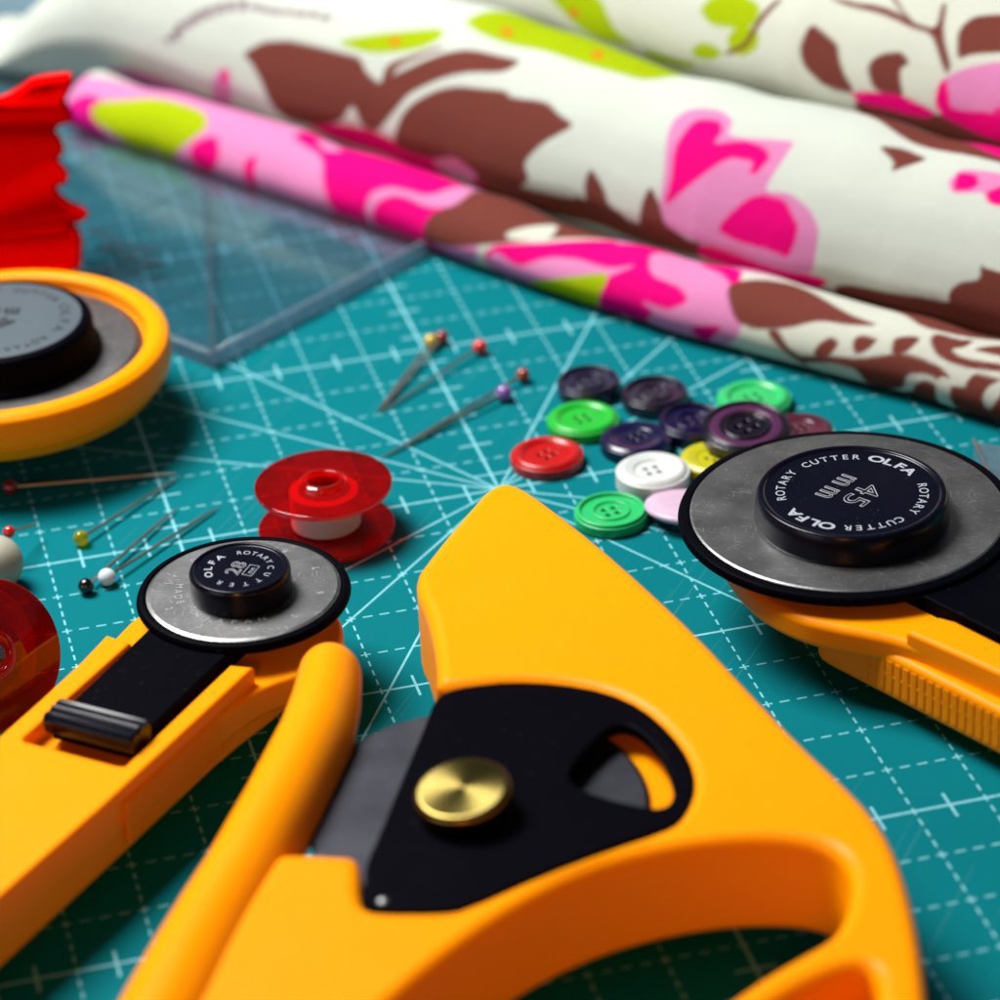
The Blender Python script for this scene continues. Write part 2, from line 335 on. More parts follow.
# printed shapes in cloth centimetres: along the fold, then round it
PRINT = {
'front': [
  ('light', [(-0.52,1.94), (1.27,2.64), (5.71,2.63), (8.69,2.64), (10.35,2.41), (10.64,0.75), (7.36,0.74), (3.56,0.74), (-0.24,0.74)]),
  ('magenta', [(0.03,1.45), (0.45,1.78), (0.84,1.79), (0.80,1.47), (1.06,1.13), (1.24,0.74), (0.78,0.74), (-0.10,0.74)]),
  ('lime', [(0.66,1.54), (0.88,1.77), (1.80,2.12), (3.23,2.17), (3.66,1.78), (3.26,1.37), (2.66,0.80), (2.42,1.04), (1.82,0.74), (1.60,1.05), (1.25,1.23), (0.83,1.29)]),
  ('hot', [(3.39,1.40), (3.94,1.75), (4.25,1.33), (3.68,0.74), (4.31,0.74), (3.64,0.74), (3.46,0.99)]),
  ('hot', [(4.81,1.46), (5.06,1.62), (5.11,1.25), (5.14,0.88), (4.86,1.02)]),
  ('hot', [(5.46,2.15), (5.47,2.63), (6.90,2.63), (9.14,2.64), (10.13,2.64), (10.10,1.86), (9.34,1.57), (9.29,1.07), (10.17,0.76), (10.55,0.75), (10.93,0.75), (8.88,0.75), (7.11,0.74), (6.95,1.23), (6.43,2.06)]),
  ('light', [(7.89,1.57), (8.25,1.77), (9.17,1.84), (9.45,2.63), (10.12,2.64), (9.99,2.00), (9.29,1.65), (8.44,1.67), (8.07,1.42), (7.95,0.97), (8.19,0.74), (7.86,0.74), (7.84,1.18)]),
  ('light', [(5.85,2.42), (6.13,2.64), (6.62,2.39), (6.31,2.19)]),
  ('cream', [(15.30,2.49), (18.37,2.62), (21.96,2.62), (22.99,0.74), (19.16,0.73), (15.76,0.73)]),
  ('hot', [(10.70,1.37), (12.08,1.97), (13.29,2.64), (14.56,2.62), (15.49,2.62), (16.15,1.30), (15.71,0.73), (14.10,0.75), (12.28,0.74), (10.75,0.75)]),
  ('brown', [(9.20,1.04), (9.34,1.57), (9.78,1.97), (9.68,2.63), (11.27,2.64), (13.27,2.64), (14.33,2.64), (13.32,2.64), (12.17,2.13), (11.37,1.69), (10.81,1.41), (9.90,1.14)]),
  ('cream', [(11.01,1.71), (11.33,2.06), (11.73,2.46), (11.92,1.94), (11.16,1.65)]),
  ('light', [(10.78,1.21), (10.98,1.36), (11.53,1.24), (12.08,1.62), (12.69,1.74), (13.37,1.69), (13.88,1.92), (13.27,1.44), (12.43,1.25), (12.01,0.94), (11.51,0.75), (10.74,0.75)]),
  ('light', [(12.90,2.47), (13.49,2.64), (13.43,2.64), (13.12,2.34)]),
  ('lime', [(11.84,1.06), (12.42,1.30), (13.49,1.68), (13.22,0.89), (12.99,0.74), (12.20,0.74), (11.56,0.75)]),
  ('light', [(13.80,2.31), (14.42,2.63), (15.29,2.22), (15.92,1.78), (16.22,1.31), (15.75,0.73), (15.12,0.73), (14.33,0.75), (14.21,0.91), (14.50,1.21), (14.17,1.33), (14.75,1.31), (15.10,1.56), (14.80,1.77), (14.17,1.79)]),
  ('hot', [(15.18,1.14), (15.86,1.31), (15.39,0.77), (15.62,0.73), (15.31,0.73)]),
  ('light', [(14.31,2.63), (15.70,2.62), (16.85,2.62), (17.18,2.62), (16.37,2.63), (15.59,2.35), (14.70,2.50)]),
  ('hot', [(14.61,2.62), (15.08,2.62), (15.59,2.40), (15.60,2.19), (14.93,2.31)]),
  ('hot', [(15.90,2.62), (16.49,2.62), (16.93,2.62), (16.74,2.62), (16.08,2.62)]),
  ('brown', [(15.56,1.96), (16.02,2.29), (16.64,2.50), (17.74,2.10), (18.51,1.97), (17.98,1.86), (17.46,1.80), (17.02,1.54), (16.42,1.36), (16.02,1.40)]),
  ('brown', [(16.60,1.40), (16.82,1.49), (17.10,1.21), (17.29,1.13), (17.43,0.73), (17.74,0.73), (17.44,0.73), (17.17,1.02)]),
  ('brown', [(17.09,1.06), (17.84,1.28), (18.39,1.34), (19.15,1.57), (19.80,1.53), (20.02,1.42), (20.02,1.29), (19.59,1.35), (19.24,1.25), (19.17,0.97), (18.77,0.73), (18.45,0.73), (18.37,1.15), (17.85,1.16), (17.24,0.94)]),
  ('brown', [(17.52,1.20), (17.62,1.44), (17.78,1.59), (17.96,1.53), (17.92,1.38), (17.81,1.24)]),
  ('brown', [(18.24,1.43), (18.17,1.62), (18.27,1.74), (18.59,1.70), (18.52,1.54), (18.35,1.39)]),
  ('brown', [(18.88,1.54), (18.83,1.77), (19.17,1.89), (19.28,1.84), (19.15,1.57), (18.96,1.48)]),
  ('brown', [(19.41,1.89), (19.41,2.09), (19.84,2.13), (20.04,2.24), (20.02,1.99), (19.81,1.87), (20.04,1.78), (20.73,1.84), (21.24,1.89), (21.30,1.78), (20.13,1.62), (19.65,1.67)]),
  ('brown', [(20.11,1.98), (20.48,2.26), (21.11,2.39), (21.15,2.03), (20.65,1.98)]),
  ('brown', [(19.37,1.10), (19.60,1.27), (19.88,1.22), (19.79,0.73), (19.42,0.73), (19.24,0.73)]),
  ('brown', [(20.29,1.41), (20.40,1.61), (20.67,1.59), (21.02,1.60), (21.27,1.42), (21.09,0.74), (20.58,0.74), (20.33,1.17)]),
  ('brown', [(18.96,0.73), (19.61,0.73), (20.08,0.73), (20.19,0.73), (19.77,0.73), (19.03,0.73)]),
  ('brown', [(18.95,0.73), (19.87,1.29), (21.60,1.52), (21.67,0.74), (20.58,0.73), (19.64,0.73)]),
  ('cream', [(19.81,1.40), (20.07,1.39), (20.03,1.06), (20.08,0.73), (20.62,0.73), (20.59,0.73), (20.11,0.73), (19.73,0.73)]),
  ('cream', [(20.64,1.39), (20.88,1.62), (20.96,1.44), (20.76,1.06), (20.65,1.11)]),
  ('brown', [(17.83,2.62), (18.36,2.62), (19.46,2.62), (20.89,2.62), (20.97,2.63), (19.78,2.23), (19.13,2.11), (18.54,2.45)]),
],
'middle': [
  ('brown', [(9.28,1.90), (11.40,1.96), (13.41,2.01), (14.89,2.05), (14.37,1.61), (11.19,1.42), (9.08,1.42)]),
  ('brown', [(17.06,1.86), (19.05,2.06), (20.15,2.06), (20.86,2.11), (20.79,1.64), (18.92,1.44), (16.95,1.45)]),
  ('hot', [(14.49,2.06), (15.67,2.06), (16.99,1.93), (16.71,1.60), (15.59,1.72), (14.39,1.67)]),
  ('light', [(-0.59,1.40), (0.70,1.68), (2.04,1.63), (3.40,1.65), (4.88,1.49), (4.20,1.16), (1.45,1.09), (-0.70,0.83)]),
  ('light', [(2.99,2.31), (3.33,2.41), (3.41,2.00), (2.98,1.36), (2.60,1.35)]),
  ('hot', [(3.10,2.30), (3.31,2.34), (3.34,2.17), (3.13,2.12)]),
  ('hot', [(5.05,1.83), (6.27,2.00), (7.51,2.02), (8.06,1.86), (9.53,1.93), (9.63,1.59), (8.14,1.49), (5.91,1.51)]),
  ('brown', [(3.59,2.70), (4.09,3.08), (4.64,3.23), (5.28,3.21), (6.04,3.23), (6.41,3.21), (6.64,2.99), (6.98,2.87), (7.13,3.01), (8.02,3.57), (8.72,3.86), (9.85,4.08), (9.63,3.75), (8.94,3.49), (8.22,3.14), (7.75,2.88), (7.49,2.54), (7.07,2.03), (6.72,2.02), (6.45,2.42), (6.20,2.05), (5.42,1.79), (4.78,1.79), (4.43,2.08), (4.16,2.43), (3.86,2.63)]),
  ('brown', [(7.91,2.78), (8.32,3.01), (8.78,3.19), (9.81,3.47), (9.94,3.37), (10.74,3.52), (11.07,3.37), (11.50,3.26), (10.95,2.86), (10.57,2.41), (10.76,2.12), (10.02,1.64), (9.31,1.67), (8.54,1.85), (7.42,1.85), (7.64,2.50)]),
  ('light', [(8.29,1.82), (8.97,2.06), (9.50,1.86), (9.12,1.52), (8.45,1.64)]),
  ('lime', [(5.72,3.37), (6.23,3.57), (7.81,4.15), (8.01,3.93), (7.66,3.64), (6.62,3.30)]),
  ('lime', [(8.18,4.35), (8.28,4.76), (8.66,5.44), (10.49,5.46), (11.86,5.46), (12.74,5.46), (12.32,4.59), (11.30,4.45), (9.98,4.39), (9.18,4.23), (8.59,4.21)]),
  ('orange', [(6.84,3.62), (6.99,3.75), (7.20,3.68), (7.09,3.54)]),
  ('orange', [(8.93,4.49), (9.01,4.67), (9.26,4.54), (9.20,4.35)]),
  ('orange', [(10.84,4.76), (10.86,5.01), (11.14,4.84), (11.12,4.61)]),
  ('brown', [(7.02,2.88), (7.04,3.19), (7.24,3.35), (8.06,3.77), (8.17,3.75), (7.32,3.26), (7.20,2.96)]),
  ('brown', [(12.03,2.65), (12.39,2.39), (12.52,2.13), (12.88,2.07), (13.19,1.66), (12.13,1.51), (11.60,1.71), (11.74,2.06), (12.00,2.02), (11.93,2.33)]),
  ('brown', [(13.24,2.43), (13.35,2.70), (13.61,2.44), (13.80,2.15), (14.28,2.00), (13.55,1.75), (13.18,1.94)]),
  ('light', [(13.30,3.81), (13.50,4.13), (14.05,4.30), (14.42,4.18), (14.47,3.86), (15.26,4.01), (15.69,4.10), (15.64,3.70), (15.53,3.16), (15.97,3.26), (16.44,3.06), (16.73,2.73), (16.71,1.98), (16.23,1.97), (14.89,2.05), (13.79,2.08), (13.61,2.41), (13.57,2.93)]),
  ('hot', [(13.73,3.97), (14.18,4.10), (14.36,3.92), (14.29,3.66), (14.79,3.88), (15.21,3.86), (15.42,3.71), (15.27,3.35), (15.14,3.40), (15.16,3.57), (14.69,3.54), (14.21,2.98), (13.70,2.38), (13.74,2.86), (13.60,3.42)]),
  ('hot', [(14.79,2.36), (15.26,2.99), (15.54,3.13), (15.94,3.14), (16.14,2.95), (16.33,2.76), (16.33,2.52), (16.24,2.22), (15.89,2.30), (15.22,2.27)]),
  ('brown', [(17.04,4.37), (17.48,4.51), (18.01,4.39), (17.71,4.11), (17.54,3.95), (17.51,4.15)]),
  ('brown', [(15.44,5.44), (16.00,5.44), (17.15,5.44), (17.99,5.45), (19.37,5.44), (19.89,4.59), (18.51,4.64), (17.29,4.72), (15.91,5.45)]),
  ('hot', [(17.84,5.44), (18.64,5.45), (19.37,5.45), (19.72,4.90), (18.89,4.77)]),
  ('light', [(18.58,3.93), (18.61,4.25), (19.08,4.33), (19.48,4.37), (19.99,4.11), (19.81,3.77), (19.39,3.75), (19.24,3.90), (18.98,3.81), (18.75,3.77)]),
  ('hot', [(18.67,3.97), (18.65,4.18), (18.96,4.20), (19.11,4.02), (19.00,3.88), (18.74,3.81)]),
  ('hot', [(19.26,3.90), (19.58,4.20), (19.84,3.79), (19.44,3.71)]),
  ('brown', [(19.64,2.78), (19.78,2.72), (20.73,2.78), (20.83,1.85), (19.24,1.90), (19.18,2.22), (19.34,2.42), (19.70,2.54)]),
  ('grey', [(1.54,2.53), (1.69,2.58), (1.76,2.49), (1.61,2.42)]),
  ('grey', [(1.69,2.69), (1.95,2.76), (1.92,2.65), (2.02,2.59), (1.76,2.52)]),
  ('grey', [(1.78,2.86), (2.03,2.91), (2.01,2.81), (2.11,2.74), (1.86,2.68)]),
  ('grey', [(1.98,2.99), (2.22,3.06), (2.21,2.96), (2.31,2.88), (2.06,2.83)]),
  ('grey', [(2.16,3.14), (2.41,3.21), (2.39,3.11), (2.50,3.03), (2.25,2.96)]),
  ('grey', [(2.38,3.26), (2.62,3.33), (2.61,3.21), (2.73,3.14), (2.48,3.08)]),
  ('grey', [(2.62,3.37), (2.85,3.44), (2.86,3.32), (2.97,3.25), (2.73,3.19)]),
  ('grey', [(2.87,3.45), (3.10,3.52), (3.10,3.42), (3.22,3.35), (2.99,3.28)]),
  ('grey', [(3.14,3.54), (3.36,3.61), (3.38,3.49), (3.50,3.42), (3.27,3.35)]),
  ('grey', [(3.47,3.55), (3.71,3.61), (3.76,3.50), (3.53,3.45)]),
  ('grey', [(3.73,3.59), (3.97,3.64), (4.03,3.54), (3.80,3.49)]),
  ('grey', [(3.99,3.64), (4.21,3.70), (4.28,3.59), (4.05,3.54)]),
  ('grey', [(4.26,3.71), (4.48,3.75), (4.55,3.66), (4.32,3.61)]),
  ('grey', [(4.54,3.73), (4.77,3.79), (4.84,3.68), (4.61,3.62)]),
  ('grey', [(4.83,3.77), (5.05,3.82), (5.12,3.71), (4.90,3.66)]),
  ('grey', [(5.13,3.77), (5.35,3.82), (5.42,3.71), (5.20,3.66)]),
],
'back': [
  ('brown', [(15.66,3.71), (16.70,3.84), (18.48,3.73), (19.22,3.72), (19.08,2.97), (17.57,2.95), (16.11,3.14)]),
  ('hot', [(17.17,3.85), (18.48,3.82), (19.21,3.81), (19.21,3.53), (18.29,3.53)]),
  ('lime', [(12.34,4.59), (12.52,4.89), (13.10,5.04), (13.56,4.87), (13.60,4.59), (13.39,4.39), (12.97,4.37), (12.64,4.37)]),
  ('lime', [(13.07,4.19), (13.18,4.39), (13.47,4.48), (13.73,4.37), (13.75,4.13), (13.51,3.94), (13.18,3.96)]),
  ('lime', [(12.36,3.85), (12.56,4.04), (12.91,4.01), (13.06,3.89), (12.77,3.72), (12.44,3.72)]),
  ('lime', [(8.86,4.10), (10.16,4.37), (10.63,3.78), (11.19,3.57), (10.26,3.53), (9.66,3.69)]),
  ('orange', [(9.49,3.87), (9.66,3.99), (9.81,3.91), (9.66,3.76)]),
  ('lime', [(11.19,3.57), (11.76,3.59), (12.53,3.59), (12.26,3.42), (11.32,3.32)]),
  ('brown', [(13.06,3.94), (13.46,4.16), (13.60,4.70), (13.82,5.10), (13.92,5.08), (13.71,4.64), (13.54,4.11), (13.11,3.88)]),
  ('brown', [(14.63,4.78), (14.94,4.68), (15.26,4.55), (15.42,4.22), (15.81,3.80), (15.17,3.82), (14.73,4.02), (14.56,4.30)]),
  ('brown', [(15.88,4.30), (16.08,4.51), (16.44,4.62), (16.66,4.48), (16.49,4.35), (16.72,3.85), (16.10,3.92)]),
  ('brown', [(14.46,5.45), (14.87,5.35), (15.70,5.33), (16.48,5.12), (16.86,5.15), (16.68,5.64), (16.76,5.67), (17.01,5.10), (17.40,4.60), (17.35,4.44), (16.84,5.04), (16.46,5.02), (15.65,5.19), (14.95,5.26)]),
  ('brown', [(15.68,5.67), (16.19,5.26), (16.48,5.12), (16.32,5.12), (15.98,5.35), (15.59,5.67)]),
  ('brown', [(17.45,4.72), (17.21,5.24), (17.34,5.57), (17.88,5.76), (18.48,5.35), (18.27,5.04), (17.65,4.87)]),
  ('light', [(17.28,4.21), (17.35,4.44), (17.77,4.70), (18.33,4.91), (18.98,4.68), (19.21,3.89), (17.83,3.76), (17.31,3.89)]),
  ('hot', [(17.24,4.24), (17.33,4.42), (17.47,4.21), (17.57,3.92), (18.44,4.04), (19.18,4.02), (19.22,3.72), (17.74,3.68), (17.28,3.87)]),
  ('hot', [(18.30,4.01), (18.41,4.16), (18.63,4.01)]),
  ('hot', [(15.65,3.85), (16.68,3.96), (17.32,3.84), (17.18,3.67), (15.85,3.66)]),
  ('lime', [(15.11,5.67), (17.44,6.20), (17.25,6.52), (15.00,5.83)]),
],
}

INK = {'brown': (.155, .040, .030), 'hot': (.72, .001, .17), 'light': (.62, .21, .42), 'lime': (.32, .43, .002), 'orange': (.55, .21, .01),
       'grey': (.22, .15, .18), 'cream': (.54, .56, .48), 'magenta': (.60, .006, .20)}
def catmull(pts, k=14):
    P = np.array(pts, float); out = []; m = len(P)
    for i in range(m - 1):
        a, b, c, d = P[max(i - 1, 0)], P[i], P[i + 1], P[min(i + 2, m - 1)]
        for j in range(k):
            t = j / k; out.append(.5 * ((2 * b) + (c - a) * t + (2 * a - 5 * b + 4 * c - d) * t * t + (3 * b - a - 3 * c + d) * t ** 3))
    out.append(P[-1]); return np.array(out)
def swell(kind, t): return np.interp(t, [-5, 4, 9, 14, 19, 26], [1.12, 1.11, 1.09, 1.03, 1.0, 1.0]) if kind == 'middle' else np.ones_like(t)
def bow(t): return np.interp(t, [-30, 0, 7.4, 14.4, 17.9, 21, 40], [0, 0, -.15, -.36, -.1, .05, .1])
n = NT('printed_cotton')
at_ = n.new('ShaderNodeAttribute'); at_.attribute_name = 'print'
mp = n.new('ShaderNodeMapping'); mp.inputs['Rotation'].default_value = (0, 0, math.radians(54)); n.l.new(n.coord(), mp.inputs[0])
wv = n.new('ShaderNodeTexWave'); wv.inputs['Scale'].default_value = 9; wv.inputs['Distortion'].default_value = 1.2; wv.inputs['Detail'].default_value = 1
n.l.new(mp.outputs[0], wv.inputs['Vector'])
weave = n.M('MULTIPLY', n.M('ADD', wv.outputs[1], n.noise(38, 2, .6)), .5)
dark = n.new('ShaderNodeMix', data_type='RGBA', blend_type='MULTIPLY'); dark.inputs[0].default_value = .7
n.l.new(at_.outputs['Color'], dark.inputs[6]); n.l.new(n.ramp(weave, [(.25, (.50, .48, .48)), (.6, (1.14, 1.14, 1.14))]), dark.inputs[7])
n.set(base=dark.outputs[2], rough=.9, spec=.05)
wr = n.noise(.9, 4, .6)
n.bump(n.M('ADD', n.M('MULTIPLY', weave, .4), n.M('MULTIPLY', wr, 1.6)), .35, .06)
MAT['cotton'] = n.m
OFFS = [(a * .016, b * .016) for a in (-1, 0, 1) for b in (-1, 0, 1)]
def cloth(kind, t0, t1, label, step=.055, seed=0, slump=None):
    pr = catmull(ROLLS[kind]); s = np.r_[0, np.cumsum(np.hypot(*np.diff(pr, axis=0).T))]
    ns = int(s[-1] / step); su = np.linspace(0, s[-1], ns)
    pn, pz = np.interp(su, s, pr[:, 0]), np.interp(su, s, pr[:, 1])
    nt = int((t1 - t0) / step); tt = np.linspace(t0, t1, nt)
    T, Sx = np.meshgrid(tt, su, indexing='ij')
    rs = np.random.default_rng(seed)
    wz = sum(np.sin(T * f + p + Sx * g) * a for f, p, g, a in zip((.55, 1.1, 2.3, 3.7), rs.uniform(0, 6, 4), (.5, -.8, .6, .3), (.035, .032, .020, .010)))
    Nn = pn[None, :] + bow(T) + wz * .6
    Z = np.maximum(pz[None, :] * swell(kind, T) * (1 + .015 * np.sin(T * .33 + seed)) + wz * np.minimum(1, pz[None, :]), .02)
    pinch = np.clip((T - t0) / .5, 0, 1) ** .5
    cz = pz.mean()
    if slump:       # the loose end sinks flat onto the mat
        k = np.clip((T - t0) / (slump - t0), 0, 1); k = k * k * (3 - 2 * k); low_ = .16 + .08 * np.sin(T * 2.1 + Sx) * np.sin(Sx * 1.7)
        Z = np.maximum(Z * (low_ + (1 - low_) * k), .02); Nn = Nn - (1 - k) * .5
    Xw = P0[0] + DIR[0] * T - DIR[1] * Nn; Yw = P0[1] + DIR[1] * T + DIR[0] * Nn
    co = np.stack([Xw, Yw, Z], -1).reshape(-1, 3)
    col = np.ones((nt * ns, 4)); base = {'front': INK['cream'], 'middle': (.54, .585, .52), 'back': (.55, .58, .49)}[kind]
    col[:, :3] = base
    tf, sf = T.ravel(), Sx.ravel()
    for ink, poly in PRINT[kind]:
        q = np.array(trim(poly)); ins = np.zeros(len(tf), bool)
        cov = np.zeros(len(tf))
        for ot, os_ in OFFS:      # soft ink edge: share of nine sample points that fall inside the shape
          te = tf + ot; se = sf + os_
          ins[:] = False
          lo, hi = q.min(0) - .1, q.max(0) + .1
          w = np.nonzero((te > lo[0]) & (te < hi[0]) & (se > lo[1]) & (se < hi[1]))[0]
          a, b = te[w], se[w]; c = np.zeros(len(w), bool); j = len(q) - 1
          for i in range(len(q)):
            (x1, y1), (x2, y2) = q[i], q[j]
            if y1 != y2: c ^= ((y1 > b) != (y2 > b)) & (a < (x2 - x1) * (b - y1) / (y2 - y1) + x1)
            j = i
          ins[w] = c; cov += ins / len(OFFS)
        col[:, :3] += (np.array(INK[ink]) - col[:, :3]) * cov[:, None]
    f = []
    for i in range(nt - 1):
        for j in range(ns - 1):
            a = i * ns + j; f.append((a, a + 1, a + ns + 1, a + ns))
        f.append((i * ns + ns - 1, i * ns, (i + 1) * ns, (i + 1) * ns + ns - 1))
    f.append(tuple(range(ns))); f.append(tuple((nt - 1) * ns + k for k in range(ns))[::-1])
    me = bpy.data.meshes.new('cloth'); me.from_pydata(co.tolist(), [], f)
    at = me.color_attributes.new('print', 'FLOAT_COLOR', 'POINT'); at.data.foreach_set('color', col.ravel())
    b = bmesh.new(); b.from_mesh(me); bmesh.ops.recalc_face_normals(b, faces=b.faces); b.to_mesh(me); b.free()
    me.polygons.foreach_set('use_smooth', [True] * len(me.polygons)); me.set_sharp_from_angle(angle=math.radians(60))
    o = link('folded_fabric', me, MAT['cotton'])
    tag(o, label, 'fabric', 'folded floral cotton lengths'); return rebase(o)
cloth('front', .0, 24, 'narrow front fold of floral cotton, mostly pink with brown branches, lying along the mat', .042, 1)
cloth('middle', -4.2, 25, 'thick middle roll of cream cotton with a pink tulip and large brown leaves', .045, 2, -.3)
cloth('back', -1.5, 26, 'rearmost roll of cream cotton with lime dots and a brown twig, highest of the three', .05, 3)

# ------------------------------------------------------------------ acrylic ruler
rc = Vector((-3.5, 5.45)); ra = math.radians(34.6); ru = Vector((math.cos(ra), math.sin(ra))); rv = Vector((-ru.y, ru.x))
def RU(a, b): q = rc + ru * a + rv * b; return (q.x, q.y)
t = thing('quilting_ruler', 'clear acrylic ruler lying on the mat, partly under the floral fabric', 'ruler', (rc.x, rc.y, 0))
slab('plate', MAT['acrylic'], t, [([RU(.12, .12), RU(6.5, .12), RU(6.5, 24), RU(.12, 24)], [], .012, .29, .02, 2)])
bm = bmesh.new()
for a, b, c, d in ((0, 0, 6.6, .12), (0, .12, .12, 24)):
    slab_into(bm, [RU(a, b), RU(c, b), RU(c, d), RU(a, d)], [], .01, .295, .02, 2)
link('edge_bevel', finish(bm, 30), MAT['acrylic_edge'], t)
bm = bmesh.new()
def ink_bar(p, q, w):
    p, q = Vector(p), Vector(q); d = q - p
    box_into(bm, ((p.x + q.x) / 2, (p.y + q.y) / 2), d.normalized(), d.length, w, .300, .304)
ink_bar((-3.499, 5.361, 0.3)[:2], (-2.419, 12.197, 0.3)[:2], .06)
ink_bar(RU(1.27, .2), RU(1.27, 22), .022); ink_bar(RU(3.8, .2), RU(3.8, 22), .022)
for k in range(1, 9): ink_bar(RU(.2, 2.54 * k), RU(6, 2.54 * k), .022)
for k in range(1, 70):
    ink_bar(RU(.14, .318 * k), RU(.28 + .22 * (k % 4 == 0), .318 * k), .018)
for p in ((-4.596, 10.918, 0.3), (-4.407, 10.494, 0.3), (-4.179, 10.104, 0.3), (-3.9, 9.829, 0.3), (-4.504, 10.089, 0.3), (-4.244, 9.692, 0.3), (-3.912, 9.314, 0.3)):
    ink_bar((p[0] - .16, p[1] + .05), (p[0] + .16, p[1] - .05), .16)
link('printed_scale', finish(bm, smooth=False), MAT['ruler_ink'], t)
# short thick acrylic template whose corner shows past the large cutter
t = thing('acrylic_template', 'grey clear template corner with a bright edge behind the large cutter', 'template', (7.263, -1.851, 0))
q0, q1, q2, q3 = (7.132, -1.691, 0.45), (7.518, -1.992, 0.45), (7.656, -3.795, 0.45), (6.82, -3.51, 0.45)
slab('plate', MAT['acrylic_edge'], t, [([q0[:2], q1[:2], q2[:2], q3[:2]], [], .05, .45, .03, 2)])
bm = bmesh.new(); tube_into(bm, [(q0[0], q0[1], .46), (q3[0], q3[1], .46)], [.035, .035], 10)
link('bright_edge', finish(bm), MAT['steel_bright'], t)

# pale sheet beyond the fabric
n = NT('pale_paper'); n.set(base=n.mix(n.noise(.6, 4), (.07, .13, .17), (.16, .23, .27)), rough=.8, spec=.1); n.bump(n.noise(.8, 4), .3, .1)
pa = [(-5.834,26.274), (-4.758,20.93), (-3.398,20.302), (-2.512,20.665), (-1.151,26.462)]
bm = bmesh.new(); slab_into(bm, [(pa[0][0] - 6, pa[0][1] + 2), pa[1], pa[2], pa[3], (pa[4][0] + 1, pa[4][1] + 6), (pa[0][0] - 4, pa[0][1] + 12)], [], .305, .36, .02, 2)
o = soft(link('paper_sheet', finish(bm, 40), n.m)); rebase(o); tag(o, 'blue grey sheet of paper lying beyond the fabric at the top left corner', 'paper')

# ------------------------------------------------------------------ red rickrack bundle
n = NT('red_felt'); n.set(base=n.mix(n.noise(5, 4), (.66, .0, .0), (.82, .001, .001)), rough=1.0, spec=.0)
n.bump(n.noise(45, 4, .7), .35, .02); MAT['felt'] = n.m
t = thing('rickrack_bundle', 'bundle of bright red felt trim with a zigzag edge, standing at the far left', 'trim', (-5.749, 10.373, 0))
FOOT = Vector((-5.081, 9.561, 0.3))
# outline of the front band in the upright plane through its foot: across, height
EDGE = [(-3.164,2.911), (-2.099,3.161), (-1.044,3.372), (-0.788,3.508), (-0.599,3.664), (-0.319,3.725), (0.091,3.725), (0.105,3.542), (0.038,3.398), (-0.043,3.292), (0.021,3.086), (0.088,2.917), (-0.076,2.832), (-0.32,2.806), (-0.3,2.675), (-0.168,2.464), (-0.137,2.276), (-0.201,2.167), (-0.324,2.153), (-0.216,2.036), (-0.083,1.823), (-0.115,1.692), (-0.311,1.644), (-0.295,1.473), (-0.11,1.256), (0.153,1.111), (0.196,1.014), (0.062,0.905), (-0.193,0.82), (-0.009,0.735), (0.054,0.501), (0,0), (-3.608,0)]
def trim_layer(pts, back, lean, thick):
    m = bmesh.new(); slab_into(m, trim(pts, 2, .1), [], -thick, thick, .07, 4)
    for v in m.verts:
        x, z, d = v.co.x, v.co.y, v.co.z
        d2 = back + d + lean * z + .045 * math.sin(z * 4.1 + back * 9) + .04 * math.sin(x * 5 + z * 2)
        v.co = Vector((FOOT.x + .968 * x + .23 * d2, FOOT.y - .25 * x + .973 * d2, max(.31, z + .31)))
    return m
for pts, back, lean, thick in (([(x, z * .885) for x, z in EDGE], -.12, .26, .15), ([(x - .22 + .10 * math.sin(i * 2.1), z * .80) for i, (x, z) in enumerate(EDGE)], .26, .26, .15)):
    soft(link('band', finish(trim_layer(pts, back, lean, thick), 50), MAT['felt'], t))

# ------------------------------------------------------------------ medium-small cutter (left foreground)
G = 'yellow rotary cutters on the mat'
cA = (-4.7, -4.323, 1.5); F = Frame(cA, -131.2)
t = thing('rotary_cutter', 'small yellow rotary cutter with black slider and 28 on its cap, at the lower left', 'rotary cutter', (cA[0], cA[1], 0), G)
head = chaikin(F.P([(-.9, -.5), (-.95, .4), (-.6, 1.15), (-.1, 1.52), (.5, 1.64), (1.0, 1.45), (1.45, 1.12), (2.2, .98), (3, .93), (4.7, .86), (4.7, -1.22), (3, -1.25), (2.2, -1.26), (1.6, -1.36), (1.1, -1.42), (.5, -1.45), (-.3, -1.2)]), 2)
low = chaikin(F.P([(.3, -1.0), (.3, 1.1), (1.0, 1.12), (2.2, .94), (3.2, .90), (5, .84), (8, .70), (13, .6), (13, -1.1), (6, -1.15), (2, -1.15)]), 1)
ridge = F.P([(1.42, .98), (1.50, .66), (4.1, .64), (4.13, .55), (4.13, -.88), (4.08, -.93), (1.55, -.88), (1.50, -1.30), (2.2, -1.25), (3.2, -1.24), (5, -1.26), (13, -1.15), (13, .62), (7, .74), (5, .86), (3.4, .92)])
hA = slab('handle', MAT['yellow'], t, [(head, [], .72, 1.16, .07, 4), (low, [], .42, .90, .10, 4), (ridge, [], .80, 1.43, .05, 4)])
bm = bmesh.new()
for k in range(34):
    u = 1.75 + k * .085; w = .955 - (u - 1.75) * .014
    box_into(bm, F.p(u, w), F.u, .045, .06, .62, 1.22)
for k in range(9):
    u = 1.9 + k * .32; box_into(bm, F.p(u, .958 - (u - 1.75) * .014), F.u, .33, .05, .90, .95)
link('grip_ribs', finish(bm, smooth=False), MAT['yellow'], hA)
sl = slab('slider_arm', MAT['black'], t, [(F.P([(.2, -.79), (3.7, -.74), (3.7, .53), (.2, .57)]), [], 1.22, 1.50, .03, 3)])
